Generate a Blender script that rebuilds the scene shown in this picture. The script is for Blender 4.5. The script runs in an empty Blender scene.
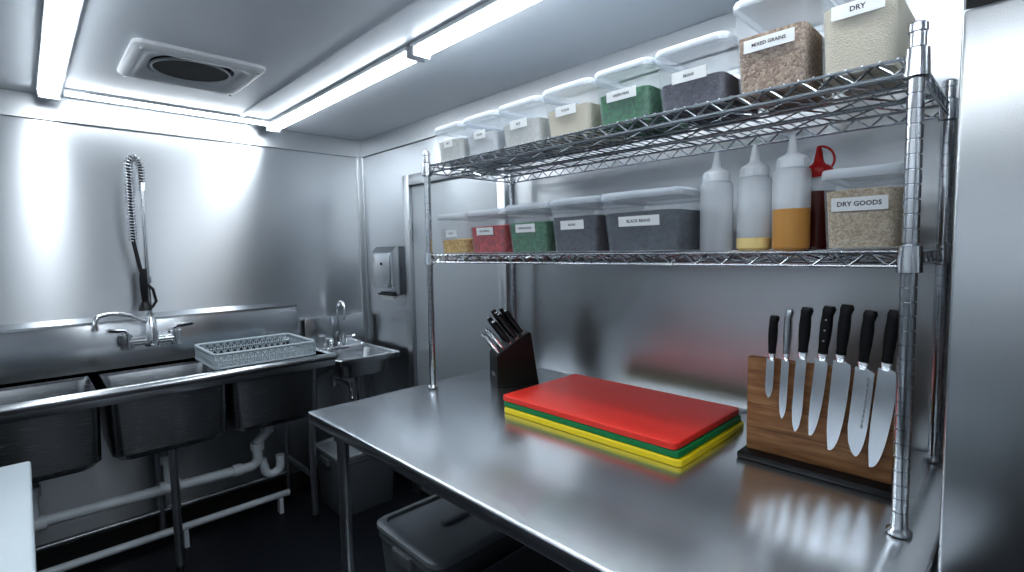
import bpy, bmesh, math, random
from mathutils import Vector, Matrix
random.seed(7)
R=math.radians
scene=bpy.context.scene

# ------------------------------------------------------------------ materials
def newmat(name):
    m=bpy.data.materials.new(name); m.use_nodes=True
    nt=m.node_tree; b=nt.nodes['Principled BSDF']
    return m,nt,b
def plain(name,col,rough=.5,metal=0,bump=0,scale=60,alpha=1,var=0.04,coat=0):
    m,nt,b=newmat(name)
    tc=nt.nodes.new('ShaderNodeTexCoord'); n=nt.nodes.new('ShaderNodeTexNoise')
    n.inputs['Scale'].default_value=scale; n.inputs['Detail'].default_value=3
    nt.links.new(tc.outputs['Object'],n.inputs['Vector'])
    mx=nt.nodes.new('ShaderNodeMix'); mx.data_type='RGBA'
    mx.inputs[6].default_value=(*[max(0,c*(1-var)) for c in col],1)
    mx.inputs[7].default_value=(*[min(1,c*(1+var)) for c in col],1)
    nt.links.new(n.outputs['Fac'],mx.inputs[0]); nt.links.new(mx.outputs[2],b.inputs['Base Color'])
    b.inputs['Roughness'].default_value=rough; b.inputs['Metallic'].default_value=metal
    b.inputs['Alpha'].default_value=alpha
    b.inputs['Coat Weight'].default_value=coat
    if bump:
        bp=nt.nodes.new('ShaderNodeBump'); bp.inputs['Strength'].default_value=bump; bp.inputs['Distance'].default_value=.002
        nt.links.new(n.outputs['Fac'],bp.inputs['Height']); nt.links.new(bp.outputs['Normal'],b.inputs['Normal'])
    return m
def steel(name,col=.62,rough=.27,tangent=(0,0,1),stretch=(1,1,80),aniso=.75,rv=.05,cv=.02,tint=(.965,1,1.04)):
    """brushed stainless: grain noise stretched along the brushing direction"""
    m,nt,b=newmat(name); L=nt.links.new
    tc=nt.nodes.new('ShaderNodeTexCoord'); mp=nt.nodes.new('ShaderNodeMapping')
    mp.inputs['Scale'].default_value=stretch
    n=nt.nodes.new('ShaderNodeTexNoise'); n.inputs['Scale'].default_value=6; n.inputs['Detail'].default_value=2
    L(tc.outputs['Object'],mp.inputs['Vector']); L(mp.outputs['Vector'],n.inputs['Vector'])
    mr=nt.nodes.new('ShaderNodeMapRange'); mr.inputs['From Min'].default_value=.3; mr.inputs['From Max'].default_value=.7
    mr.inputs['To Min'].default_value=rough-rv*.5; mr.inputs['To Max'].default_value=rough+rv*.5
    L(n.outputs['Fac'],mr.inputs['Value']); L(mr.outputs[0],b.inputs['Roughness'])
    mx=nt.nodes.new('ShaderNodeMix'); mx.data_type='RGBA'
    mx.inputs[6].default_value=(*[min(1,col*(1-cv)*t) for t in tint],1); mx.inputs[7].default_value=(*[min(1,col*(1+cv)*t) for t in tint],1)
    L(n.outputs['Fac'],mx.inputs[0]); L(mx.outputs[2],b.inputs['Base Color'])
    b.inputs['Metallic'].default_value=1; b.inputs['Anisotropic'].default_value=aniso
    cx=nt.nodes.new('ShaderNodeCombineXYZ')
    for i in range(3): cx.inputs[i].default_value=tangent[i]
    L(cx.outputs[0],b.inputs['Tangent'])
    return m
def grain(name,c1,c2,scale=160,rough=.7):
    m,nt,b=newmat(name); L=nt.links.new
    tc=nt.nodes.new('ShaderNodeTexCoord'); v=nt.nodes.new('ShaderNodeTexVoronoi'); v.inputs['Scale'].default_value=scale
    L(tc.outputs['Object'],v.inputs['Vector'])
    sp=nt.nodes.new('ShaderNodeSeparateColor'); L(v.outputs['Color'],sp.inputs[0])
    mx=nt.nodes.new('ShaderNodeMix'); mx.data_type='RGBA'
    mx.inputs[6].default_value=(*c1,1); mx.inputs[7].default_value=(*c2,1)
    L(sp.outputs[0],mx.inputs[0]); L(mx.outputs[2],b.inputs['Base Color'])
    b.inputs['Roughness'].default_value=rough
    bp=nt.nodes.new('ShaderNodeBump'); bp.inputs['Strength'].default_value=.7; bp.inputs['Distance'].default_value=.003; bp.invert=True
    L(v.outputs['Distance'],bp.inputs['Height']); L(bp.outputs['Normal'],b.inputs['Normal'])
    return m
def emis(name,col,s):
    m,nt,b=newmat(name)
    b.inputs['Base Color'].default_value=(*col,1)
    b.inputs['Emission Color'].default_value=(*col,1); b.inputs['Emission Strength'].default_value=s
    return m
def wood(name):
    m,nt,b=newmat(name); L=nt.links.new
    tc=nt.nodes.new('ShaderNodeTexCoord'); mp=nt.nodes.new('ShaderNodeMapping'); mp.inputs['Scale'].default_value=(2,3,22)
    n=nt.nodes.new('ShaderNodeTexNoise'); n.inputs['Scale'].default_value=3; n.inputs['Detail'].default_value=6; n.inputs['Distortion'].default_value=.6
    L(tc.outputs['Object'],mp.inputs['Vector']); L(mp.outputs['Vector'],n.inputs['Vector'])
    cr=nt.nodes.new('ShaderNodeValToRGB'); e=cr.color_ramp.elements
    e[0].position=.25; e[0].color=(.19,.085,.038,1); e[1].position=.75; e[1].color=(.44,.25,.125,1)
    x=e.new(.5); x.color=(.31,.155,.070,1)
    L(n.outputs['Fac'],cr.inputs[0]); L(cr.outputs[0],b.inputs['Base Color']); b.inputs['Roughness'].default_value=.5
    return m

M_wall  = steel('stainless_wall_panel',.68,.31,(0,0,1),(.6,1,220),.88,.012,.008)
M_wallR = steel('stainless_side_panel',.66,.29,(0,0,1),(1,.6,220),.60,.012,.008)
M_table = steel('stainless_table_top',.78,.235,(1,0,0),(160,2,1),.60,.03,.03)
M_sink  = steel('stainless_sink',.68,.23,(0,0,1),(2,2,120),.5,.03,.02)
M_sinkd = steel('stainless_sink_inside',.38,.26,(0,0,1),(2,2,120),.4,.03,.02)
M_fridge= steel('stainless_fridge',.50,.26,(0,0,1),(1,1,260),.5,.01,.008)
M_trim  = steel('trim_steel',.58,.34,(0,0,1),(1,1,200),.3,.0,.005)
M_chrome= plain('chrome',(.80,.81,.83),.10,1,var=.02)
M_wire  = plain('zinc_wire',(.58,.60,.63),.18,1,var=.05)
M_galv  = plain('galvanised_leg',(.48,.50,.53),.36,1,var=.15,scale=30)
M_blade = steel('knife_blade',.86,.24,(0,1,0),(1,1,60),.3,.04,.01)
M_ceil  = plain('ceiling_panel',(.62,.66,.71),.30,.1,var=.02,scale=3)
M_floor = plain('floor_rubber',(.008,.010,.015),.42,0,bump=.4,scale=90,var=.4)
M_black = plain('black_plastic',(.008,.008,.010),.32,var=.2)
M_rub   = plain('black_rubber',(.02,.02,.022),.6,var=.2)
M_pvc   = plain('white_pvc',(.62,.66,.70),.35,var=.04,scale=8)
M_rack  = plain('grey_rack_plastic',(.44,.50,.54),.45,var=.04)
M_bin   = plain('grey_bin_plastic',(.14,.155,.17),.45,bump=.1,var=.06)
M_binlid= plain('grey_lid_plastic',(.30,.33,.36),.4,bump=.1,var=.05)
M_count = plain('white_counter_laminate',(.50,.57,.62),.3,var=.03)
M_door  = plain('door_grey_enamel',(.36,.39,.42),.35,.25,var=.03,scale=2)
M_red   = plain('red_board',(.80,.042,.025),.36,bump=.15,scale=500,var=.04)
M_green = plain('green_board',(.0,.22,.07),.4,bump=.15,scale=500,var=.04)
M_yel   = plain('yellow_board',(.82,.64,.01),.4,bump=.15,scale=500,var=.04)
M_tub   = plain('clear_polypropylene',(.66,.72,.79),.14,alpha=.24,var=.02)
M_lid   = plain('frosted_lid',(.70,.76,.83),.22,alpha=.62,var=.02)
M_label = plain('paper_label',(.82,.84,.86),.6,var=.01)
M_ink   = plain('label_ink',(.03,.03,.035),.6)
M_bot   = plain('squeeze_bottle_plastic',(.80,.85,.90),.3,alpha=.42,var=.02)
M_cap   = plain('bottle_cap',(.78,.82,.87),.35,alpha=.88,var=.02)
M_redcap= plain('red_cap',(.45,.010,.012),.35)
M_wood  = wood('acacia_wood')
M_tube  = emis('led_diffuser',(.90,.96,1.0),18.5)
M_fix   = plain('fixture_white',(.55,.58,.62),.35)
M_brown = plain('vent_brown_screen',(.14,.075,.045),.7,bump=.5,scale=200,var=.3)
M_vent  = plain('vent_white',(.55,.57,.60),.35,var=.02)
M_dark  = plain('dark_gap',(.02,.02,.022),.6)

# ------------------------------------------------------------------ mesh builder
class MB:
    def __init__(s): s.v=[];s.f=[];s.m=[];s.mats=[]
    def mi(s,mat):
        if mat not in s.mats: s.mats.append(mat)
        return s.mats.index(mat)
    def add(s,vs,fs,mat,M=None):
        o=len(s.v); i=s.mi(mat)
        for p in vs:
            p=Vector(p)
            if M is not None: p=M@p
            s.v.append(p)
        for f in fs: s.f.append([a+o for a in f]); s.m.append(i)
    def box(s,lo,hi,mat,bev=0,seg=2,M=None):
        lo=Vector(lo);hi=Vector(hi);c=(lo+hi)/2;d=hi-lo
        bm=bmesh.new(); bmesh.ops.create_cube(bm,size=1)
        for v in bm.verts: v.co=Vector((v.co.x*d.x,v.co.y*d.y,v.co.z*d.z))+c
        if bev: bmesh.ops.bevel(bm,geom=bm.edges[:],offset=bev,segments=seg,affect='EDGES',profile=.5)
        bm.verts.index_update()
        s.add([v.co.copy() for v in bm.verts],[[v.index for v in f.verts] for f in bm.faces],mat,M); bm.free()
    def tube(s,pts,r,mat,n=8,caps=True,closed=False,M=None):
        pts=[Vector(p) for p in pts]; k=len(pts); rs=r if isinstance(r,(list,tuple)) else [r]*k
        T=[]
        for i in range(k):
            a=pts[i-1] if (i>0 or closed) else pts[i]; b=pts[(i+1)%k] if (i<k-1 or closed) else pts[i]
            T.append((b-a).normalized())
        u=T[0].orthogonal().normalized(); vs=[];fs=[]
        for i in range(k):
            u=(u-T[i]*u.dot(T[i])); u=u.normalized() if u.length>1e-6 else T[i].orthogonal().normalized()
            w=T[i].cross(u)
            for j in range(n):
                a=2*math.pi*j/n; vs.append(pts[i]+(u*math.cos(a)+w*math.sin(a))*rs[i])
        for i in range(k if closed else k-1):
            i2=(i+1)%k
            for j in range(n):
                j2=(j+1)%n; fs.append([i*n+j,i*n+j2,i2*n+j2,i2*n+j])
        if caps and not closed:
            fs.append(list(range(n))[::-1]); fs.append([(k-1)*n+j for j in range(n)])
        s.add(vs,fs,mat,M)
    def cyl(s,a,b,r,mat,r2=None,n=12,caps=True,M=None):
        s.tube([a,b],[r,r if r2 is None else r2],mat,n,caps,M=M)
    def lathe(s,prof,mat,o=(0,0,0),n=24,M=None):
        vs=[];fs=[];k=len(prof)
        for r,z in prof:
            for j in range(n):
                a=2*math.pi*j/n; vs.append((o[0]+r*math.cos(a),o[1]+r*math.sin(a),o[2]+z))
        for i in range(k-1):
            for j in range(n):
                j2=(j+1)%n; fs.append([i*n+j,i*n+j2,(i+1)*n+j2,(i+1)*n+j])
        fs.append(list(range(n))[::-1]); fs.append([(k-1)*n+j for j in range(n)])
        s.add(vs,fs,mat,M)
    def loft(s,rings,mat,cap0=True,cap1=True,M=None):
        n=len(rings[0]); vs=[p for r in rings for p in r]; fs=[]
        for i in range(len(rings)-1):
            for j in range(n):
                j2=(j+1)%n; fs.append([i*n+j,i*n+j2,(i+1)*n+j2,(i+1)*n+j])
        if cap0: fs.append(list(range(n))[::-1])
        if cap1: fs.append([(len(rings)-1)*n+j for j in range(n)])
        s.add(vs,fs,mat,M)
    def prism(s,poly,y0,y1,mat,M=None,axis='y'):
        n=len(poly)
        if axis=='y': vs=[(p[0],y0,p[1]) for p in poly]+[(p[0],y1,p[1]) for p in poly]
        else: vs=[(y0,p[0],p[1]) for p in poly]+[(y1,p[0],p[1]) for p in poly]
        fs=[list(range(n)),list(range(n,2*n))[::-1]]+[[(i+1)%n,i,n+i,n+(i+1)%n] for i in range(n)]
        s.add(vs,fs,mat,M)
    def text(s,t,size,mat,M):
        cu=bpy.data.curves.new('tmp','FONT'); cu.body=t; cu.size=size; cu.align_x='CENTER'; cu.align_y='CENTER'
        cu.resolution_u=2; cu.offset=size*.02
        ob=bpy.data.objects.new('tmp',cu); scene.collection.objects.link(ob)
        dg=bpy.context.evaluated_depsgraph_get(); me=bpy.data.meshes.new_from_object(ob.evaluated_get(dg))
        s.add([v.co.copy() for v in me.vertices],[list(p.vertices) for p in me.polygons],mat,M)
        bpy.data.objects.remove(ob); bpy.data.meshes.remove(me); bpy.data.curves.remove(cu)
    def build(s,name,loc=None,rotz=0,parent=None,smooth=35,world=False):
        """world=True: vertices given in world space, origin moved to base centre"""
        if world:
            xs=[p.x for p in s.v];ys=[p.y for p in s.v];zs=[p.z for p in s.v]
            loc=Vector(((min(xs)+max(xs))/2,(min(ys)+max(ys))/2,min(zs)))
            vs=[p-loc for p in s.v]
        else: vs=s.v
        me=bpy.data.meshes.new(name); me.from_pydata([tuple(p) for p in vs],[],s.f)
        for m in s.mats: me.materials.append(m)
        for p,i in zip(me.polygons,s.m): p.material_index=i; p.use_smooth=True
        me.update()
        bm=bmesh.new(); bm.from_mesh(me); bmesh.ops.recalc_face_normals(bm,faces=bm.faces); bm.to_mesh(me); bm.free()
        try: me.set_sharp_from_angle(angle=R(smooth))
        except Exception: pass
        ob=bpy.data.objects.new(name,me); scene.collection.objects.link(ob)
        if loc is not None: ob.location=loc
        ob.rotation_euler[2]=rotz
        if parent:
            ob.parent=parent; ob.matrix_parent_inverse=Matrix.Translation(parent.location).inverted()
        return ob
def rr(w,d,r,z,n=5,cx=0,cy=0):
    pts=[]
    for sx,sy,a0 in ((1,1,0),(-1,1,90),(-1,-1,180),(1,-1,270)):
        for i in range(n):
            a=R(a0+90*i/(n-1)); pts.append(Vector((cx+sx*(w/2-r)+r*math.cos(a),cy+sy*(d/2-r)+r*math.sin(a),z)))
    return pts
# mirrored corners need ordered angles: rebuild as a proper convex loop
def rr(w,d,r,z,n=5,cx=0,cy=0):
    pts=[]
    for sx,sy,a0 in ((1,1,0),(-1,1,90),(-1,-1,180),(1,-1,270)):
        for i in range(n):
            a=R(a0+90*i/(n-1))
            pts.append(Vector((cx+sx*max(0,w/2-r)+r*math.cos(a),cy+sy*max(0,d/2-r)+r*math.sin(a),z)))
    return pts
def arc(c,r,a0,a1,u,v,n=10):
    c=Vector(c);u=Vector(u);v=Vector(v)
    return [c+u*r*math.cos(R(a0+(a1-a0)*i/n))+v*r*math.sin(R(a0+(a1-a0)*i/n)) for i in range(n+1)]

# ------------------------------------------------------------------ dimensions
XW=1.635; YW=3.093; XL=-1.05; YB=-1.3; H=2.15; T=.90

# ------------------------------------------------------------------ room
b=MB(); b.box((XL-.05,YB-.05,-.06),(XW+.05,YW+.05,0),M_floor); b.build('floor',world=True)
b=MB()
hx0,hx1,hy0,hy1=.38,.66,2.18,2.46
b.box((XL-.05,YB-.05,H),(hx0,YW+.05,H+.05),M_ceil); b.box((hx1,YB-.05,H),(XW+.05,YW+.05,H+.05),M_ceil)
b.box((hx0,YB-.05,H),(hx1,hy0,H+.05),M_ceil); b.box((hx0,hy1,H),(hx1,YW+.05,H+.05),M_ceil)
b.build('ceiling',world=True)
b=MB(); b.box((XL-.05,YW,0),(XW+.05,YW+.05,H),M_wall); b.build('wall_back',world=True)
b=MB(); b.box((XW,YB,0),(XW+.05,YW,H),M_wallR); b.build('wall_right',world=True)
b=MB(); b.box((XL-.05,YB,0),(XL,YW,H),M_wallR); b.build('wall_left',world=True)
b=MB(); b.box((XL-.05,YB-.05,0),(XW+.05,YB,H),M_wallR); b.build('wall_front',world=True)
# trims
b=MB(); b.box((XL,YW-.012,H-.11),(XW,YW,H),M_trim,.002,1); b.build('trim_1',world=True)
b=MB(); b.box((XW-.012,YB,H-.11),(XW,YW-.012,H),M_trim,.002,1); b.build('trim_2',world=True)
b=MB(); b.box((XW-.035,YW-.018,.0),(XW-.0,YW,H-.11),M_trim,.002,1); b.box((XW-.012,YW-.04,.0),(XW,YW-.018,H-.11),M_trim,.002,1); b.build('trim_3',world=True)
b=MB(); b.box((.86,YB,H-.005),(.885,YW-.1,H),M_ceil,.002,1); b.build('trim_4',world=True)
b=MB(); b.box((XL,YW-.015,0),(XW,YW,.10),M_dark); b.build('baseboard_back',world=True)
b=MB(); b.box((XW-.015,YB,0),(XW,YW-.015,.10),M_dark); b.build('baseboard_right',world=True)

# door in the side wall
b=MB()
b.box((XW-.02,1.745,.02),(XW-.002,2.48,1.80),M_door,.004)
for lo,hi in (((XW-.04,2.48,0),(XW-.001,2.54,1.86)),((XW-.04,1.69,0),(XW-.001,1.745,1.86)),((XW-.04,1.745,1.80),(XW-.001,2.48,1.86))):
    b.box(lo,hi,M_trim,.004)
b.box((XW-.028,1.78,.66),(XW-.02,1.82,.80),M_chrome,.004)
b.tube([(XW-.025,1.80,.76),(XW-.06,1.80,.76),(XW-.065,1.80,.75),(XW-.065,1.80,.69),(XW-.06,1.80,.68),(XW-.025,1.80,.68)],.007,M_chrome)
for z in (.3,1.55): b.cyl((XW-.04,2.475,z-.05),(XW-.04,2.475,z+.05),.008,M_chrome)
b.build('door_1',world=True)

# roof vent
b=MB(); cx,cy=.52,2.30
b.loft([rr(.42,.42,.03,H,cx=cx,cy=cy),rr(.42,.42,.03,H-.012,cx=cx,cy=cy),rr(.39,.39,.03,H-.024,cx=cx,cy=cy),rr(.33,.33,.04,H-.024,cx=cx,cy=cy),rr(.30,.30,.06,H-.010,cx=cx,cy=cy),rr(.275,.275,.1,H-.008,cx=cx,cy=cy)],M_vent,False,False)
b.lathe([(.130,H-.010),(.134,H+.004),(.134,H+.05)],M_dark,o=(cx,cy,0),n=32)
b.lathe([(.129,H+.004),(.129,H+.0),(.02,H-.004),(.02,H-.009)],M_brown,o=(cx,cy,0),n=32)
b.tube([(cx+.130*math.cos(i*math.pi/16),cy+.130*math.sin(i*math.pi/16),H-.011) for i in range(32)],.005,M_vent,n=6,closed=True)
for i in range(6):
    a=i*math.pi/3; b.cyl((cx+.02*math.cos(a),cy+.02*math.sin(a),H-.007),(cx+.128*math.cos(a),cy+.128*math.sin(a),H-.004),.0025,M_dark,n=5)
for sx in(-1,1):
    for sy in(-1,1): b.cyl((cx+sx*.185,cy+sy*.185,H-.0245),(cx+sx*.185,cy+sy*.185,H-.028),.006,M_galv,n=8)
b.build('ceiling_vent',world=True)

# ceiling light fixtures
def fixture(x0,y0,x1,y1,s=1.0):
    b=MB(); w=.040*s; t=.034*s
    alongY=abs(y1-y0)>abs(x1-x0)
    prof=[(t*math.cos(R(a)),-.024*s*math.sin(R(a))) for a in range(0,181,15)]
    if alongY:
        b.box((x0-w,y0,H-.016),(x0+w,y1,H-.0005),M_fix,.003)
        b.prism(prof,y0+.012,y1-.012,M_tube,M=Matrix.Translation((x0,0,H-.016)))
        for ya,yb in((y0+.001,y0+.014),(y1-.014,y1-.001)): b.box((x0-w*.9,ya,H-.043),(x0+w*.9,yb,H-.014),M_fix,.003)
    else:
        b.box((x0,y0-w,H-.012),(x1,y0+w,H-.0005),M_fix,.003)
        b.prism(prof,x0+.006,x1-.006,M_tube,M=Matrix.Translation((0,y0,H-.012)),axis='x')
        for xa,xb in((x0+.001,x0+.008),(x1-.008,x1-.001)): b.box((xa,y0-w*.9,H-.012-.026*s),(xb,y0+w*.9,H-.010),M_fix,.002)
    b.build('ceiling_light_fixture',world=True)
fixture(1.055,1.56,1.055,2.99); fixture(1.055,.12,1.055,1.54); fixture(1.055,-1.2,1.055,.09)  # last one is unseen, added behind the camera for the steel to reflect
fixture(.130,1.5,.130,2.97); fixture(.130,.05,.130,1.48); fixture(.130,-1.2,.130,.03)  # row continued out of view: last one added behind the camera for reflections
fixture(.178,2.93,1.008,2.93,.6)

# ------------------------------------------------------------------ prep table
b=MB(); tx0,tx1,ty0,ty1=.660,XW-.012,.10,1.685
b.box((tx0,ty0,T-.038),(tx1,ty1,T),M_table,.006,3)
b.box((tx0+.04,ty0+.03,.205),(tx1-.04,ty1-.05,.225),M_galv,.004)
for x in(tx0+.085,tx1-.06):
    for y in(ty0+.08,ty1-.075):
        b.cyl((x,y,.04),(x,y,T-.038),.0205,M_galv,n=18)
        b.cyl((x,y,0),(x,y,.045),.014,M_rub,r2=.020,n=14)
        b.cyl((x,y,T-.10),(x,y,T-.038),.028,M_galv,n=18)
        b.cyl((x,y,.185),(x,y,.245),.027,M_galv,n=18)
for x in(tx0+.085,tx1-.06): b.box((x-.02,ty0+.08,T-.07),(x+.02,ty1-.08,T-.038),M_galv)
b.build('prep_table',world=True)

# plastic bins under the table
def bin_(name,lo,hi,lid=True,mat=M_bin):
    b=MB(); w=hi[0]-lo[0]; d=hi[1]-lo[1]; h=hi[2]-lo[2]
    rings=[rr(w*.88,d*.88,.03,0),rr(w*.9,d*.9,.04,.01),rr(w*.97,d*.97,.04,h-.05),rr(w,d,.045,h-.045),rr(w,d,.045,h-.02)]
    if lid:
        b.loft(rings,mat)
        b.loft([rr(w*1.01,d*1.01,.045,h-.022),rr(w*1.02,d*1.02,.045,h-.018),rr(w*1.02,d*1.02,.045,h-.004),rr(w*.99,d*.99,.04,h),rr(w*.9,d*.9,.035,h),rr(w*.88,d*.88,.03,h-.010)],M_binlid)
        b.box((-w*.18,-.012,h-.010),(w*.18,.012,h+.002),M_binlid,.004)
    else:
        b.loft(rings+[rr(w*.95,d*.95,.04,h-.02),rr(w*.93,d*.93,.04,h-.06),rr(w*.86,d*.86,.035,.012)],mat)
    for sx in(-1,1): b.box((sx*w*.5-.012,-.05,h-.075),(sx*w*.5+.012,.05,h-.035),mat,.005)
    return b.build(name,loc=((lo[0]+hi[0])/2,(lo[1]+hi[1])/2,lo[2]))
bin_('storage_bin',(.80,1.16,.226),(1.28,1.52,.53))
bin_('storage_bin',(.80,.76,.226),(1.28,1.11,.50),lid=False)

# ------------------------------------------------------------------ wire shelving on table
b=MB(); px0,px1,py0,py1=1.12,1.565,.155,1.610
ZM,ZT=1.418,1.752
def post(x,y):
    prof=[(.012,T+.001),(.020,T+.002),(.020,T+.008),(.0135,T+.014)]
    z=T+.02
    while z<1.785:
        prof+=[(.0127,z),(.0127,z+.0225),(.0104,z+.0232),(.0104,z+.0248)]; z+=.0255
    prof+=[(.0127,z),(.0145,z),(.0145,z+.012),(.011,z+.016)]
    b.lathe(prof,M_wire,o=(x,y,0),n=16)
for x in(px0,px1):
    for y in(py0,py1): post(x,y)
def wire_shelf(z):
    r=.0032
    zb=z-.030
    for x in(px0-.0,px1+.0):
        for zz in(z-.004,zb): b.cyl((x,py0,zz),(x,py1,zz),r,M_wire,n=8)
        n=int((py1-py0)/.030); st=(py1-py0)/n
        for i in range(n):
            a,c=(z-.004,zb) if i%2==0 else (zb,z-.004)
            b.cyl((x,py0+i*st,a),(x,py0+(i+1)*st,c),.0025,M_wire,n=6,caps=False)
    for y in(py0,py1):
        for zz in(z-.004,zb): b.cyl((px0,y,zz),(px1,y,zz),r,M_wire,n=8)
        n=14; st=(px1-px0)/n
        for i in range(n):
            a,c=(z-.004,zb) if i%2==0 else (zb,z-.004)
            b.cyl((px0+i*st,y,a),(px0+(i+1)*st,y,c),.0025,M_wire,n=6,caps=False)
    y=py0+.026
    while y<py1-.02:
        b.cyl((px0-.004,y,z-.002),(px1+.004,y,z-.002),.0021,M_wire,n=6); y+=.0262
    for k in(.25,.5,.75):
        x=px0+(px1-px0)*k
        n=int((py1-py0)/.06); st=(py1-py0)/n
        for zz in (z-.007,z-.026): b.cyl((x,py0,zz),(x,py1,zz),.0028,M_wire,n=6)
        for i in range(n):
            a,c=(z-.007,z-.026) if i%2==0 else (z-.026,z-.007)
            b.cyl((x,py0+i*st,a),(x,py0+(i+1)*st,c),.0022,M_wire,n=5,caps=False)
    for x in(px0,px1):
        for yy in(py0,py1):
            b.lathe([(.0128,z-.042),(.0195,z-.040),(.0175,z+.006),(.0128,z+.008)],M_wire,o=(x,yy,0),n=20)
wire_shelf(ZM); wire_shelf(ZT)
b.build('wire_shelving_unit',world=True)

# ------------------------------------------------------------------ food containers
def tub(y0,y1,z,h,content,fill,label,x0=1.140,depth=.27,labw=None,lab_size=.009,labz=.5):
    """y0<y1 world extents; local x=-Y, local y=+X"""
    w=y1-y0; b=MB(); d=depth; k=.86; r=.022
    hb=h-.016
    b.loft([rr(w*k,d*k,r*.8,0),rr(w*(k+.02),d*(k+.01),r,.004),rr(w*.955,d*.965,r,hb-.016),rr(w*.985,d*.985,r,hb-.012),rr(w*.985,d*.985,r,hb)],M_tub,True,False)
    b.loft([rr(w*.99,d*.99,r,hb-.006),rr(w,d,r,hb-.004),rr(w,d,r,hb+.008),rr(w*.97,d*.98,r,hb+.013),rr(w*.90,d*.93,r*.8,hb+.013),rr(w*.88,d*.91,r*.8,hb+.007)],M_lid,False,True)
    fz=fill*hb; f=lambda zz:k+(.955-k)*zz/hb
    o=.007
    b.loft([rr(w*f(0)-o,d*f(0)-o,r*.7,.004),rr(w*f(fz*.5)-o,d*f(fz*.5)-o,r*.8,fz*.5),rr(w*f(fz)-o,d*f(fz)-o,r*.8,fz),rr(w*f(fz)*.5,d*f(fz)*.5,r*.8,fz+.006)],content)
    if label:
        lw=labw or min(.10,w*.62); lh=.026; zc=h*labz
        slope=math.atan((d*(.965-k))/2/hb)
        yl=-(d*(k+(.965-k)*zc/hb))/2-.0012
        M=Matrix.Translation((0,yl,zc))@Matrix.Rotation(slope,4,'X')
        b.box((-lw/2,-.0006,-lh/2),(lw/2,.0004,lh/2),M_label,M=M)
        Mt=M@Matrix.Translation((0,-.0010,0))@Matrix.Rotation(R(90),4,'X')
        b.text(label,lab_size,M_ink,Mt)
    return b.build('food_storage_container',loc=(x0+d/2,(y0+y1)/2,z+.0005),rotz=R(-90))
G_rice=grain('white_rice',(.78,.78,.75),(.60,.60,.57),240)
G_white=grain('sugar',(.72,.74,.76),(.65,.67,.70),400)
G_cream=grain('flour_cream',(.78,.71,.56),(.70,.63,.48),380)
G_green=grain('green_peas',(.004,.12,.04),(.02,.25,.07),120)
G_purp=grain('black_beans',(.025,.02,.035),(.08,.06,.10),110)
G_brown=grain('mixed_grain',(.24,.13,.07),(.60,.44,.30),190)
G_buck=grain('cracked_wheat',(.44,.32,.17),(.74,.62,.44),240)
G_yel=grain('pasta_yellow',(.66,.36,.05),(.88,.62,.20),95)
G_red=grain('red_tomato_mix',(.34,.0,.005),(.72,.03,.03),90)
G_dark=grain('dark_lentils',(.012,.014,.022),(.05,.05,.075),110)
G_blue=grain('dark_blueberries',(.010,.013,.022),(.045,.055,.08),80)
# top shelf
tub(1.432,1.596,ZT,.138,G_rice,.66,'SALT',labw=.05,lab_size=.009)
tub(1.250,1.424,ZT,.140,G_white,.60,'SUGAR',labw=.06,lab_size=.009)
tub(1.056,1.242,ZT,.143,G_rice,.62,'RICE',labw=.075)
tub(.866,1.048,ZT,.148,G_cream,.62,'FLOUR',labw=.075)
tub(.682,.858,ZT,.152,G_green,.62,'GREEN PEAS',labw=.09)
tub(.493,.674,ZT,.156,G_purp,.50,'BEANS',labw=.085)
tub(.330,.485,ZT,.205,G_brown,.66,'MIXED GRAINS',labw=.10,labz=.50,lab_size=.010)
tub(.182,.321,ZT,.215,G_cream,.66,'DRY',labw=.085,lab_size=.013,labz=.55,x0=1.146,depth=.22)
# mid shelf
tub(1.425,1.596,ZM,.150,G_yel,.38,'PASTA',labw=.065)
tub(1.225,1.417,ZM,.152,G_red,.68,'RED PEPPERS',labw=.085)
tub(1.037,1.217,ZM,.157,G_green,.68,'GREEN BEANS',labw=.085)
tub(.846,1.029,ZM,.160,G_dark,.72,'BEANS',labw=.085)
tub(.598,.838,ZM,.160,G_blue,.72,'BLACK BEANS',labw=.12,lab_size=.011)
tub(.173,.308,ZM,.160,G_buck,.80,'DRY GOODS',labw=.092,lab_size=.0125,labz=.55,x0=1.150,depth=.24)

# squeeze bottles
def bottle(h,fill,liq,cap=M_cap,r=.0375):
    b=MB(); hb=h*.70
    if liq:
        zf_=hb*fill
        b.lathe([(r*.86,0),(r,.006),(r,zf_)],liq,n=28)
        b.lathe([(r,zf_+.0005),(r,hb*.93),(r*.93,hb*.98),(r*.78,hb)],M_bot,n=28)
    else: b.lathe([(r*.9,0),(r,.006),(r,hb*.93),(r*.93,hb*.98),(r*.78,hb)],M_bot,n=28)
    b.lathe([(r*.80,hb-.002),(r*.84,hb),(r*.84,hb+.018),(r*.74,hb+.024),(r*.42,hb+.030),(r*.30,hb+.036),(r*.17,h-.008),(r*.12,h)],cap,n=24)
    for i in range(24):
        a=i*math.pi/12; b.cyl((r*.845*math.cos(a),r*.845*math.sin(a),hb+.001),(r*.845*math.cos(a),r*.845*math.sin(a),hb+.017),.0009,cap,n=4)
    return b,h,hb,r
L_may=plain('mayonnaise',(.80,.64,.30),.3,scale=12,var=.05); L_must=plain('mustard_sauce',(.52,.27,.08),.3,scale=14,var=.12); L_bbq=plain('bbq_sauce',(.09,.012,.010),.25)
for x,y,h,f,l in((1.235,.552,.240,0,None),(1.25,.468,.246,.17,L_may),(1.24,.384,.258,.50,L_must)):
    bb,_,_,_=bottle(h,f,l); bb.build('squeeze_bottle',loc=(x,y,ZM+.0005))
bb,h,hb,r=bottle(.235,.80,L_bbq,M_redcap,.034)
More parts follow.
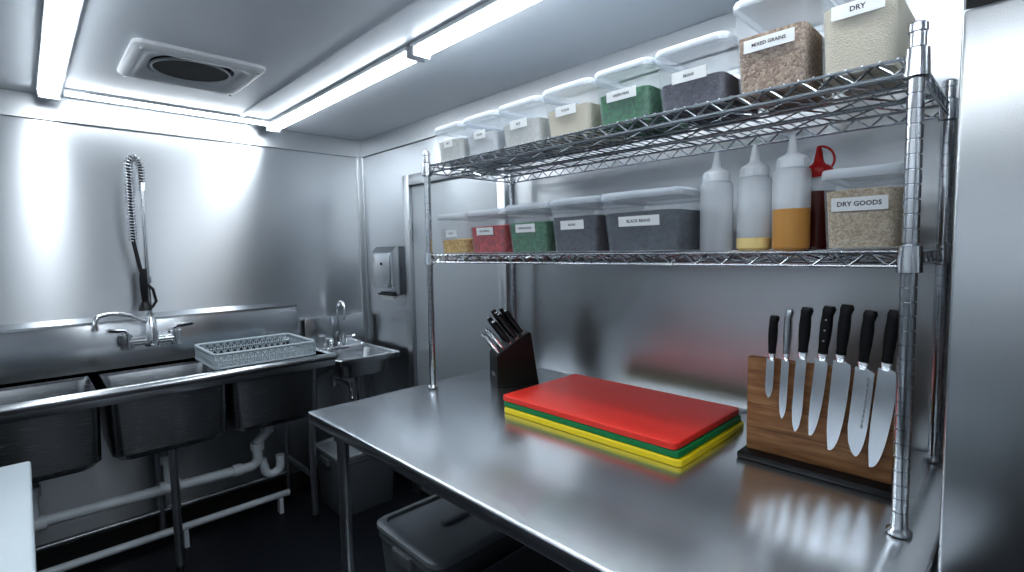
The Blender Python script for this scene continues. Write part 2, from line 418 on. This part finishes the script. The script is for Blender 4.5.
bb.tube([(0,0,h-.012)]+arc((.0,-.002,h-.030),.030,90,-60,(.5,-.86,0),(0,0,1),12),.0026,M_redcap)
bb.build('squeeze_bottle',loc=(1.328,.356,ZM+.0005))

# ------------------------------------------------------------------ cutting boards
def board(mat,x0,y0,x1,y1,z):
    b=MB(); w=x1-x0;d=y1-y0
    b.loft([rr(w-.004,d-.004,.012,0),rr(w,d,.014,.002),rr(w,d,.014,.016),rr(w-.004,d-.004,.012,.018)],mat)
    b.build('cutting_board',loc=((x0+x1)/2,(y0+y1)/2,z))
board(M_yel,1.102,.572,1.490,1.195,T+.0005)
board(M_green,1.106,.580,1.487,1.199,T+.0195)
board(M_red,1.104,.586,1.488,1.202,T+.0385)

# ------------------------------------------------------------------ magnetic knife holder with knives
b=MB()
b.box((1.262,.185,T+.0005),(1.40,.505,T+.016),M_black,.003)
b.box((1.300,.195,T+.016),(1.325,.497,T+.252),M_wood,.003)
for z_ in (.075,.135,.195): b.box((1.2996,.196,T+z_-.0004),(1.3001,.496,T+z_+.0004),M_dark)
holder=b.build('knife_holder_board',world=True)
def knife(y,ztop,ztip,hl,bw,style,tilt,hm=M_black,hw=.024,rivets=False):
    """local x = -Y world (image right), z up; front is -local y"""
    b=MB(); L=ztop-ztip; bl=L-hl
    sp=-bw/2; N=14; edge=[]
    if style=='chef':
        spine=[(sp,0),(sp,-bl*.55),(sp+bw*.06,-bl*.8),(sp+bw*.22,-bl)]
        edge=[(sp+bw*(.22+.78*math.sin(R(90*i/N))**.75),-bl+bl*.80*(1-math.cos(R(90*i/N)))) for i in range(1,N+1)]
        edge+=[(sp+bw,-bl*.10),(sp+bw*.96,-.006),(sp+bw*.62,0)]
    elif style=='santoku':
        spine=[(sp,0),(sp,-bl*.70),(sp+bw*.12,-bl*.86),(sp+bw*.35,-bl*.965),(sp+bw*.55,-bl)]
        edge=[(sp+bw*(.55+.45*math.sin(R(90*i/8))),-bl+bl*.45*(1-math.cos(R(90*i/8)))) for i in range(1,9)]
        edge+=[(sp+bw,-.008),(sp+bw*.6,0)]
    else:
        spine=[(sp,0),(sp,-bl*.7),(sp+bw*.15,-bl*.9),(sp+bw*.4,-bl)]
        edge=[(sp+bw*(.4+.6*math.sin(R(90*i/8))),-bl+bl*.35*(1-math.cos(R(90*i/8)))) for i in range(1,9)]+[(sp+bw,-.004)]
    b.prism(spine+edge,-.0012,.0012,M_blade)
    if style=='santoku':
        for i in range(10):
            zz=-bl*.12-i*bl*.058
            b.loft([[Vector((sp+bw*.70+.0026*math.cos(a),-.00125,zz+.006*math.sin(a))) for a in [j*math.pi/4 for j in range(8)]],[Vector((sp+bw*.70+.0020*math.cos(a),-.0015,zz+.0055*math.sin(a))) for a in [j*math.pi/4 for j in range(8)]]],M_galv,False,True)
    hc=sp+hw*.5+.001
    b.loft([rr(hw*.55,.004,.0015,-.004,cx=hc),rr(hw*.8,.013,.005,.006,cx=hc),rr(hw*.85,.015,.006,.014,cx=hc)],M_blade if hm!=M_blade else M_chrome)
    R_=[(0,.84,.015),(.12,.80,.016),(.35,.95,.019),(.6,1.0,.020),(.8,.9,.018),(.93,1.08,.020),(1.0,.86,.016)]
    rings=[rr(hw*k_,t_,min(t_,hw*k_)*.42,.013+(hl-.013)*q,cx=hc+ (.002 if q>.85 else 0)) for q,k_,t_ in R_]
    b.loft(rings,hm)
    if rivets:
        for q in(.28,.5,.72):
            zz=.013+(hl-.013)*q; b.cyl((hc,-.0105,zz),(hc,.0105,zz),.0022,M_galv,n=8)
    ob=b.build('kitchen_knife',loc=(1.286,y,ztop-hl))
    ob.rotation_euler=(Matrix.Rotation(R(-90),3,'Z')@Matrix.Rotation(R(tilt),3,'Y')).to_euler()
    return ob
knife(.437,1.262,1.060,.105,.018,'small',2,hw=.020)
knife(.404,1.280,1.015,.120,.017,'small',2,M_blade,.017)
knife(.370,1.287,.990,.118,.022,'small',3)
knife(.328,1.293,.988,.122,.026,'chef',5,rivets=True)
knife(.288,1.298,.965,.125,.035,'chef',4)
knife(.246,1.288,.965,.125,.036,'santoku',4.5)
knife(.205,1.292,.948,.125,.036,'chef',5)

# ------------------------------------------------------------------ knife block
b=MB(); w=.120
prof=[(-.080,0),(.088,0),(.083,.03),(.058,.205),(.048,.208),(-.074,.128),(-.081,.115)]
b.prism(prof,-w/2,w/2,M_black,axis='x')
b.box((-.02,-.0825,.035),(.022,-.079,.050),M_galv,.001)
ed=Vector((0,.122,.080)).normalized(); nrm=Vector((0,-ed.z-.06,ed.y)).normalized(); up=ed
base=Vector((0,-.076,.126))
for row,(q,cnt,ln,rad,kind) in enumerate(((.010,6,.085,.0066,'s'),(.034,6,.092,.0066,'s'),(.068,4,.118,.0100,'k'),(.100,4,.128,.0110,'k'),(.130,3,.112,.010,'k'))):
    for i in range(cnt):
        xx=(i-(cnt-1)/2)*(w*.90/cnt); p=base+up*q+Vector((xx,0,0))
        ln2=ln*random.uniform(.90,1.08)
        pts=[p-nrm*.004,p+nrm*ln2*.15,p+nrm*ln2*.5,p+nrm*ln2*.86,p+nrm*ln2]
        b.tube(pts,[rad*.7,rad*.8,rad,rad*.95,rad*.75],M_black if kind=='k' else M_chrome,n=10)
        if kind=='k':
            b.tube([p+nrm*(ln2-.001),p+nrm*(ln2+.004)],[rad*.72,rad*.6],M_chrome,n=10)
            b.tube([p-nrm*.002,p+nrm*.010],[rad*.95,rad*.9],M_chrome,n=10)
b.build('knife_block',loc=(1.388,1.440,T+.0005),rotz=R(-118))

# ------------------------------------------------------------------ refrigerator on the right
b=MB(); fx=1.0; fy=.092
b.box((fx+.045,-.68,.10),(XW-.02,fy,1.96),M_fridge,.004)
b.box((fx,-.675,.16),(fx+.042,fy-.003,1.765),M_fridge,.006,3)
b.box((fx+.002,-.675,1.785),(fx+.042,fy-.003,1.955),M_fridge,.006,3)
b.box((fx+.012,-.672,1.762),(fx+.046,fy-.006,1.788),M_rub)
b.box((fx+.03,-.67,.05),(fx+.06,fy-.01,.15),M_dark)
b.box((fx-.05,-.60,.8),(fx-.03,-.57,1.3),M_chrome,.008)
for z in(.83,1.27): b.box((fx-.04,-.595,z-.015),(fx+.005,-.575,z+.015),M_chrome,.003)
for x in(fx+.1,XW-.1):
    for y in(-.62,fy-.06): b.cyl((x,y,0),(x,y,.10),.025,M_galv,r2=.02)
b.build('refrigerator',world=True)

# ------------------------------------------------------------------ left counter
b=MB()
b.box((-.66,.25,T-.035),(-.014,1.820,T),M_count,.006,3)
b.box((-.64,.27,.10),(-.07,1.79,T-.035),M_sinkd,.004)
b.box((-.62,.30,0),(-.12,1.76,.10),M_dark)
for y in(.28,.79,1.30): b.box((-.072,y,.14),(-.062,y+.48,T-.06),M_sink,.004)
for y in(.45,.96,1.47): b.tube([(-.062,y,.72),(-.04,y,.72),(-.04,y+.14,.72),(-.062,y+.14,.72)],.006,M_chrome)
b.build('counter_cabinet',world=True)

# ------------------------------------------------------------------ three compartment sink
b=MB(); sy0,sy1=2.53,3.06; Z=.90
bx=[(-.255,.190),(.218,.650),(.668,1.078)]
x_l,x_r=-.30,1.155
b.cyl((x_l,sy0+.018,Z-.012),(x_r,sy0+.018,Z-.012),.020,M_sink,n=16)
b.box((x_l,sy0+.012,Z-.060),(x_r,sy0+.030,Z-.010),M_sink,.003)
b.cyl((x_r,sy0+.018,Z-.012),(x_r,sy1,Z-.012),.018,M_sink,n=16)
b.box((x_l,sy0+.02,Z-.018),(x_r,sy0+.055,Z-.006),M_sink)
b.box((x_l,sy1-.10,Z-.018),(x_r,sy1,Z-.006),M_sink)
xs=[x_l]+[v for p in bx for v in p]+[x_r]
for i in range(0,len(xs),2): b.box((xs[i]-.004,sy0+.03,Z-.018),(xs[i+1]+.004,sy1-.05,Z-.006),M_sink)
for (a,c) in bx:
    cx=(a+c)/2;w=c-a;cy=(sy0+.05+sy1-.09)/2;d=(sy1-.09)-(sy0+.05)
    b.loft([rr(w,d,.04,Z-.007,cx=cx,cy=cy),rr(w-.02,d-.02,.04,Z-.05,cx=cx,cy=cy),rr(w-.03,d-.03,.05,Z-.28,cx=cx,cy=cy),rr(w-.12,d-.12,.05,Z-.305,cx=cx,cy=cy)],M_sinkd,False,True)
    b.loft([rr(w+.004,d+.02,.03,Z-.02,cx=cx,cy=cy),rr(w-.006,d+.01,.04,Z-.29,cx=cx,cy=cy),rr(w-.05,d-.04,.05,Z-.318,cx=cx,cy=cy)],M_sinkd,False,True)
    b.lathe([(.045,0),(.045,-.03),(.03,-.04),(.026,-.09)],M_galv,o=(cx,cy,Z-.315),n=18)
b.box((x_l,sy1-.012,Z-.02),(x_r+.01,sy1,Z+.215),M_sink,.002)
b.prism([(sy1-.012,Z+.21),(sy1-.012,Z+.225),(YW-.001,Z+.245),(YW-.001,Z+.205),(sy1,Z+.205)],x_l,x_r+.01,M_sink,axis='x')
for x in(x_l+.05,.43,1.045):
    for y in(sy0+.09,sy1-.07):
        b.cyl((x,y,.04),(x,y,Z-.02 if x<.3 or x>1 else Z-.3),.0165,M_galv,n=14); b.cyl((x,y,0),(x,y,.045),.012,M_rub,r2=.017,n=12)
b.cyl((x_l+.05,sy1-.07,.16),(1.045,sy1-.07,.16),.014,M_galv)
b.cyl((1.045,sy0+.09,.25),(1.045,sy1-.07,.25),.014,M_galv)
SINK=b.build('three_compartment_sink',world=True)

# pvc drain
b=MB(); py=2.77; dx=-.06
b.cyl((x_l,py,.37),(.80+dx,py,.34),.024,M_pvc,n=16)
b.tube([(.80+dx,py,.34)]+arc((.84+dx,py,.38),.04,-90,0,(1,0,0),(0,0,1),6)+[(.88+dx,py,.44)],.024,M_pvc,n=16)
b.tube([(.873,py,.54),(.873,py,.50),(.88+dx,py,.46),(.88+dx,py,.44)],.024,M_pvc,n=16)
for q in((.873,.52),(.88+dx,.44)): b.cyl((q[0],py,q[1]-.018),(q[0],py,q[1]+.018),.033,M_pvc,n=16)
b.cyl((.76+dx,py,.341),(.80+dx,py,.34),.031,M_pvc,n=16)
b.tube([(.90+dx,py,.36),(.91+dx,py,.31)]+arc((.95+dx,py,.31),.04,180,360,(1,0,0),(0,0,1),10)[1:]+[(.99+dx,py,.36)],.022,M_pvc,n=14)
for x in(.434,-.03):
    b.tube([(x,py,.54),(x,py,.36)],.022,M_pvc,n=16); b.cyl((x-.04,py,.357),(x+.04,py,.355),.031,M_pvc,n=16); b.cyl((x,py,.47),(x,py,.51),.031,M_pvc,n=16)
b.cyl((x_l,2.86,.10),(1.0,2.86,.10),.018,M_pvc,n=14)
for x in(-.1,.5,.95): b.box((x-.01,2.84,0),(x+.01,2.88,.085),M_pvc)
b.build('drain_pipe',world=True,parent=SINK)

# pre-rinse faucet
b=MB(); fx_=.435; fyb=sy1-.012; zf=1.025
for sx in(-1,1):
    x=fx_+sx*.10
    b.tube([(x,fyb,zf),(x,fyb-.05,zf)],.018,M_chrome,n=16); b.cyl((x,fyb,zf),(x,fyb-.006,zf),.034,M_chrome,n=20)
    b.cyl((x,fyb-.065,zf-.034),(x,fyb-.065,zf+.034),.023,M_chrome,n=16)
    b.tube([(x,fyb-.065,zf+.025),(x,fyb-.065,zf+.048),(x+sx*.01,fyb-.075,zf+.056),(x+sx*.07,fyb-.10,zf+.066)],[.013,.012,.011,.009],M_chrome,n=10)
b.cyl((fx_-.10,fyb-.065,zf),(fx_+.10,fyb-.065,zf),.020,M_chrome,n=16)
yr=fyb-.065
b.lathe([(.028,zf-.03),(.032,zf+.02),(.024,zf+.05),(.024,zf+.09),(.018,zf+.10),(.018,zf+.13)],M_chrome,o=(fx_,yr,0),n=20)
sd=Vector((-.93,-.36,0)).normalized(); p0=Vector((fx_,yr,zf+.095))
pts=[p0,p0+sd*.03]+[p0+sd*(.03+.17*t)+Vector((0,0,.050*math.sin(t*math.pi*.6))) for t in(.2,.4,.6,.8,1)]
e=pts[-1]; pts+= [e+sd*.020+Vector((0,0,-.006)),e+sd*.030+Vector((0,0,-.022)),e+sd*.032+Vector((0,0,-.055))]
b.tube(pts,.0105,M_chrome,n=12); b.cyl(pts[-1],pts[-1]+Vector((0,0,-.012)),.013,M_chrome,n=12)
b.cyl((fx_,yr,zf+.12),(fx_,yr,1.76),.0100,M_chrome,n=14)
b.cyl((fx_,yr,1.30),(fx_,yr,1.33),.016,M_chrome,n=14); b.cyl((fx_,yr,1.42),(fx_,fyb+.04,1.42),.007,M_chrome,n=10)
b.cyl((fx_,yr,1.74),(fx_,yr,1.78),.018,M_chrome,n=14)
hd=Vector((-.80,-.60,0)).normalized()
path=[Vector((fx_,yr,1.76)),Vector((fx_,yr,1.83))]+[Vector((fx_,yr,1.84))+hd*(.032*(1-math.cos(R(a))))+Vector((0,0,.052*math.sin(R(a)))) for a in range(15,181,15)]
q=path[-1]; path+=[q+Vector((0,0,-.06)),q+Vector((0,0,-.20))+hd*.003,q+Vector((0,0,-.34))+hd*.000,q+Vector((0,0,-.46))-hd*.025,q+Vector((0,0,-.52))-hd*.040]
b.tube(path,.0085,M_rub,n=8)
def resample(p,step):
    out=[p[0]]
    for a,c in zip(p[:-1],p[1:]):
        L=(c-a).length; k=max(1,int(L/step))
        for i in range(1,k+1): out.append(a.lerp(c,i/k))
    return out
fine=resample(path[:-2],.0014); hel=[]; ph=0
for i in range(1,len(fine)-1):
    t=(fine[i+1]-fine[i-1]).normalized(); side=Vector((0,0,1)).cross(hd).normalized(); n2=side.cross(t).normalized()
    ph+=(fine[i]-fine[i-1]).length/.0135*2*math.pi
    hel.append(fine[i]+(side*math.cos(ph)+n2*math.sin(ph))*.0155)
b.tube(hel,.0030,M_galv,n=6)
s0=path[-1]
b.tube([s0+Vector((0,0,.05)),s0,s0+Vector((0,0,-.05)),s0+Vector((0,0,-.11))],[.012,.017,.016,.012],M_black,n=14)
b.tube([s0+Vector((0,0,-.11)),s0+Vector((0,0,-.135)),s0+Vector((0,0,-.15))],[.014,.026,.028],M_black,n=16)
b.tube([s0+Vector((0,0,-.02))-hd*.01,s0+Vector((.035,0,-.05)),s0+Vector((.045,0,-.11)),s0+Vector((.026,0,-.14))],.0065,M_black,n=8)
b.build('pre_rinse_faucet',world=True,parent=SINK)

# dish rack (open lattice) on the right bowl
b=MB(); rx0,rx1,ry0,ry1=.60,1.06,2.555,2.93; z0=Z+.010; z1=Z+.078
for zz,rad in((z0+.005,.005),(z1,.007)):
    ring=rr(rx1-rx0,ry1-ry0,.03,zz,cx=(rx0+rx1)/2,cy=(ry0+ry1)/2); b.tube(ring,rad,M_rack,n=6,closed=True)
ring=rr(rx1-rx0,ry1-ry0,.03,z0+.035,cx=(rx0+rx1)/2,cy=(ry0+ry1)/2); b.tube(ring,.0035,M_rack,n=6,closed=True)
def lat(pa,pb,n):
    pa=Vector(pa);pb=Vector(pb)
    for i in range(n):
        a=pa.lerp(pb,i/n); c=pa.lerp(pb,(i+1)/n)
        for p,q_ in((a,c),(c,a)): b.cyl((p.x,p.y,z0+.005),(q_.x,q_.y,z1),.0028,M_rack,n=5,caps=False)
        b.cyl((a.x,a.y,z0),(a.x,a.y,z1),.003,M_rack,n=5,caps=False)
lat((rx0+.01,ry0,0),(rx1-.01,ry0,0),14); lat((rx0+.01,ry1,0),(rx1-.01,ry1,0),14)
lat((rx0,ry0+.01,0),(rx0,ry1-.01,0),11); lat((rx1,ry0+.01,0),(rx1,ry1-.01,0),11)
n=18
for i in range(1,n): x=rx0+(rx1-rx0)*i/n; b.box((x-.0025,ry0,z0+.001),(x+.0025,ry1,z0+.009),M_rack)
for i in range(1,15): y=ry0+(ry1-ry0)*i/15; b.box((rx0,y-.0025,z0+.001),(rx1,y+.0025,z0+.009),M_rack)
b.build('dish_rack',world=True)

# ------------------------------------------------------------------ hand sink
b=MB(); hz=.845; a0,a1,c0,c1=1.205,1.585,2.60,3.055
cx=(a0+a1)/2;cy=(c0+c1)/2;w=a1-a0;d=c1-c0
b.loft([rr(w,d,.02,hz-.035,cx=cx,cy=cy),rr(w+.004,d+.004,.02,hz-.03,cx=cx,cy=cy),rr(w+.004,d+.004,.02,hz-.004,cx=cx,cy=cy),rr(w-.004,d-.004,.02,hz,cx=cx,cy=cy),rr(w-.03,d-.03,.02,hz,cx=cx,cy=cy),rr(w-.04,d-.04,.02,hz-.008,cx=cx,cy=cy),
        rr(w-.07,d-.17,.05,hz-.010,cx=cx,cy=cy-.045),rr(w-.10,d-.20,.05,hz-.10,cx=cx,cy=cy-.045),rr(w-.2,d-.3,.05,hz-.115,cx=cx,cy=cy-.045)],M_sink,False,True)
b.loft([rr(w-.05,d-.15,.05,hz-.02,cx=cx,cy=cy-.045),rr(w-.08,d-.18,.05,hz-.115,cx=cx,cy=cy-.045),rr(w-.16,d-.26,.05,hz-.13,cx=cx,cy=cy-.045)],M_sink,False,True)
b.box((a0,c1-.012,hz-.02),(a1+.0,c1+.002,hz+.19),M_sink,.003)
b.box((a0,c1,hz+.175),(a1,YW-.001,hz+.19),M_sink,.002)
for xa in(a0+.03,a1-.034): b.prism([(c0+.08,hz-.03),(c1,hz-.03),(c1,hz-.20)],xa,xa+.004,M_sink,axis='x')
b.tube([(cx,cy-.045,hz-.125),(cx,cy-.045,hz-.28)]+arc((cx,cy-.005,hz-.28),.04,180,360,(0,1,0),(0,0,1),8)+[(cx,cy+.035,hz-.24),(cx,cy+.05,hz-.22),(cx,YW-.002,hz-.22)],.017,M_chrome,n=14)
b.box((cx-.03,c1-.002,hz-.26),(cx+.03,YW-.001,hz-.0),M_sink,.002)
HS=b.build('hand_sink',world=True)
b=MB(); fy_=c1-.05
for sx in(-1,1):
    x=cx+sx*.05; b.lathe([(.022,0),(.022,.006),(.013,.012),(.012,.05),(.015,.055),(.013,.07)],M_chrome,o=(x,fy_,hz-.007),n=16)
    b.tube([(x,fy_,hz+.055),(x+sx*.02,fy_-.01,hz+.062),(x+sx*.05,fy_-.02,hz+.064)],[.009,.008,.007],M_chrome,n=8)
b.box((cx-.07,fy_-.02,hz-.007),(cx+.07,fy_+.02,hz+.008),M_chrome,.004)
b.lathe([(.019,0),(.019,.02),(.013,.03)],M_chrome,o=(cx,fy_,hz),n=16)
b.tube([(cx,fy_,hz+.02),(cx,fy_,hz+.24)]+arc((cx,fy_-.045,hz+.24),.045,0,180,(0,1,0),(0,0,1),10)+[(cx,fy_-.09,hz+.175)],.0105,M_chrome,n=12)
b.build('hand_sink_faucet',world=True,parent=HS)

# paper towel dispenser
b=MB(); d0,d1=2.575,2.80
b.prism([(XW-.001,1.18),(XW-.001,1.46),(XW-.075,1.46),(XW-.105,1.43),(XW-.105,1.24),(XW-.075,1.18)],d0,d1,M_sink)
b.box((XW-.109,d0+.02,1.22),(XW-.102,d1-.02,1.42),M_sink,.003)
b.box((XW-.09,d0+.03,1.172),(XW-.03,d1-.03,1.182),M_dark)
b.cyl((XW-.112,(d0+d1)/2,1.36),(XW-.105,(d0+d1)/2,1.36),.008,M_dark)
b.prism([(XW-.08,1.18),(XW-.03,1.18),(XW-.045,1.15),(XW-.07,1.145)],d0+.05,d1-.05,M_label)
b.build('paper_towel_dispenser',world=True)

# bin under the hand sink
bin_('waste_bin',(1.14,2.52,0),(1.50,2.86,.34))

# ------------------------------------------------------------------ world + camera
wd=bpy.data.worlds.new('World'); scene.world=wd; wd.use_nodes=True
wd.node_tree.nodes['Background'].inputs[0].default_value=(.6,.7,.8,1); wd.node_tree.nodes['Background'].inputs[1].default_value=.2
try:
    scene.view_settings.view_transform='Standard'
    scene.view_settings.look='Medium High Contrast'
except Exception as ex: print('look',ex)
cam=bpy.data.cameras.new('camera'); co=bpy.data.objects.new('camera',cam); scene.collection.objects.link(co)
FP=507; cam.sensor_width=36; cam.lens=36*FP/1024; cam.clip_start=.02
yaw=R(44); P=R(4.1); ro=R(1.0)
f=Vector((math.sin(yaw)*math.cos(P),math.cos(yaw)*math.cos(P),-math.sin(P)))
r0=Vector((math.cos(yaw),-math.sin(yaw),0)); u0=r0.cross(f)
r_=r0*math.cos(ro)-u0*math.sin(ro); u_=u0*math.cos(ro)+r0*math.sin(ro)
Mx=Matrix((r_,u_,-f)).transposed().to_4x4(); Mx.translation=Vector((0,0,1.43))
co.matrix_world=Mx; scene.camera=co
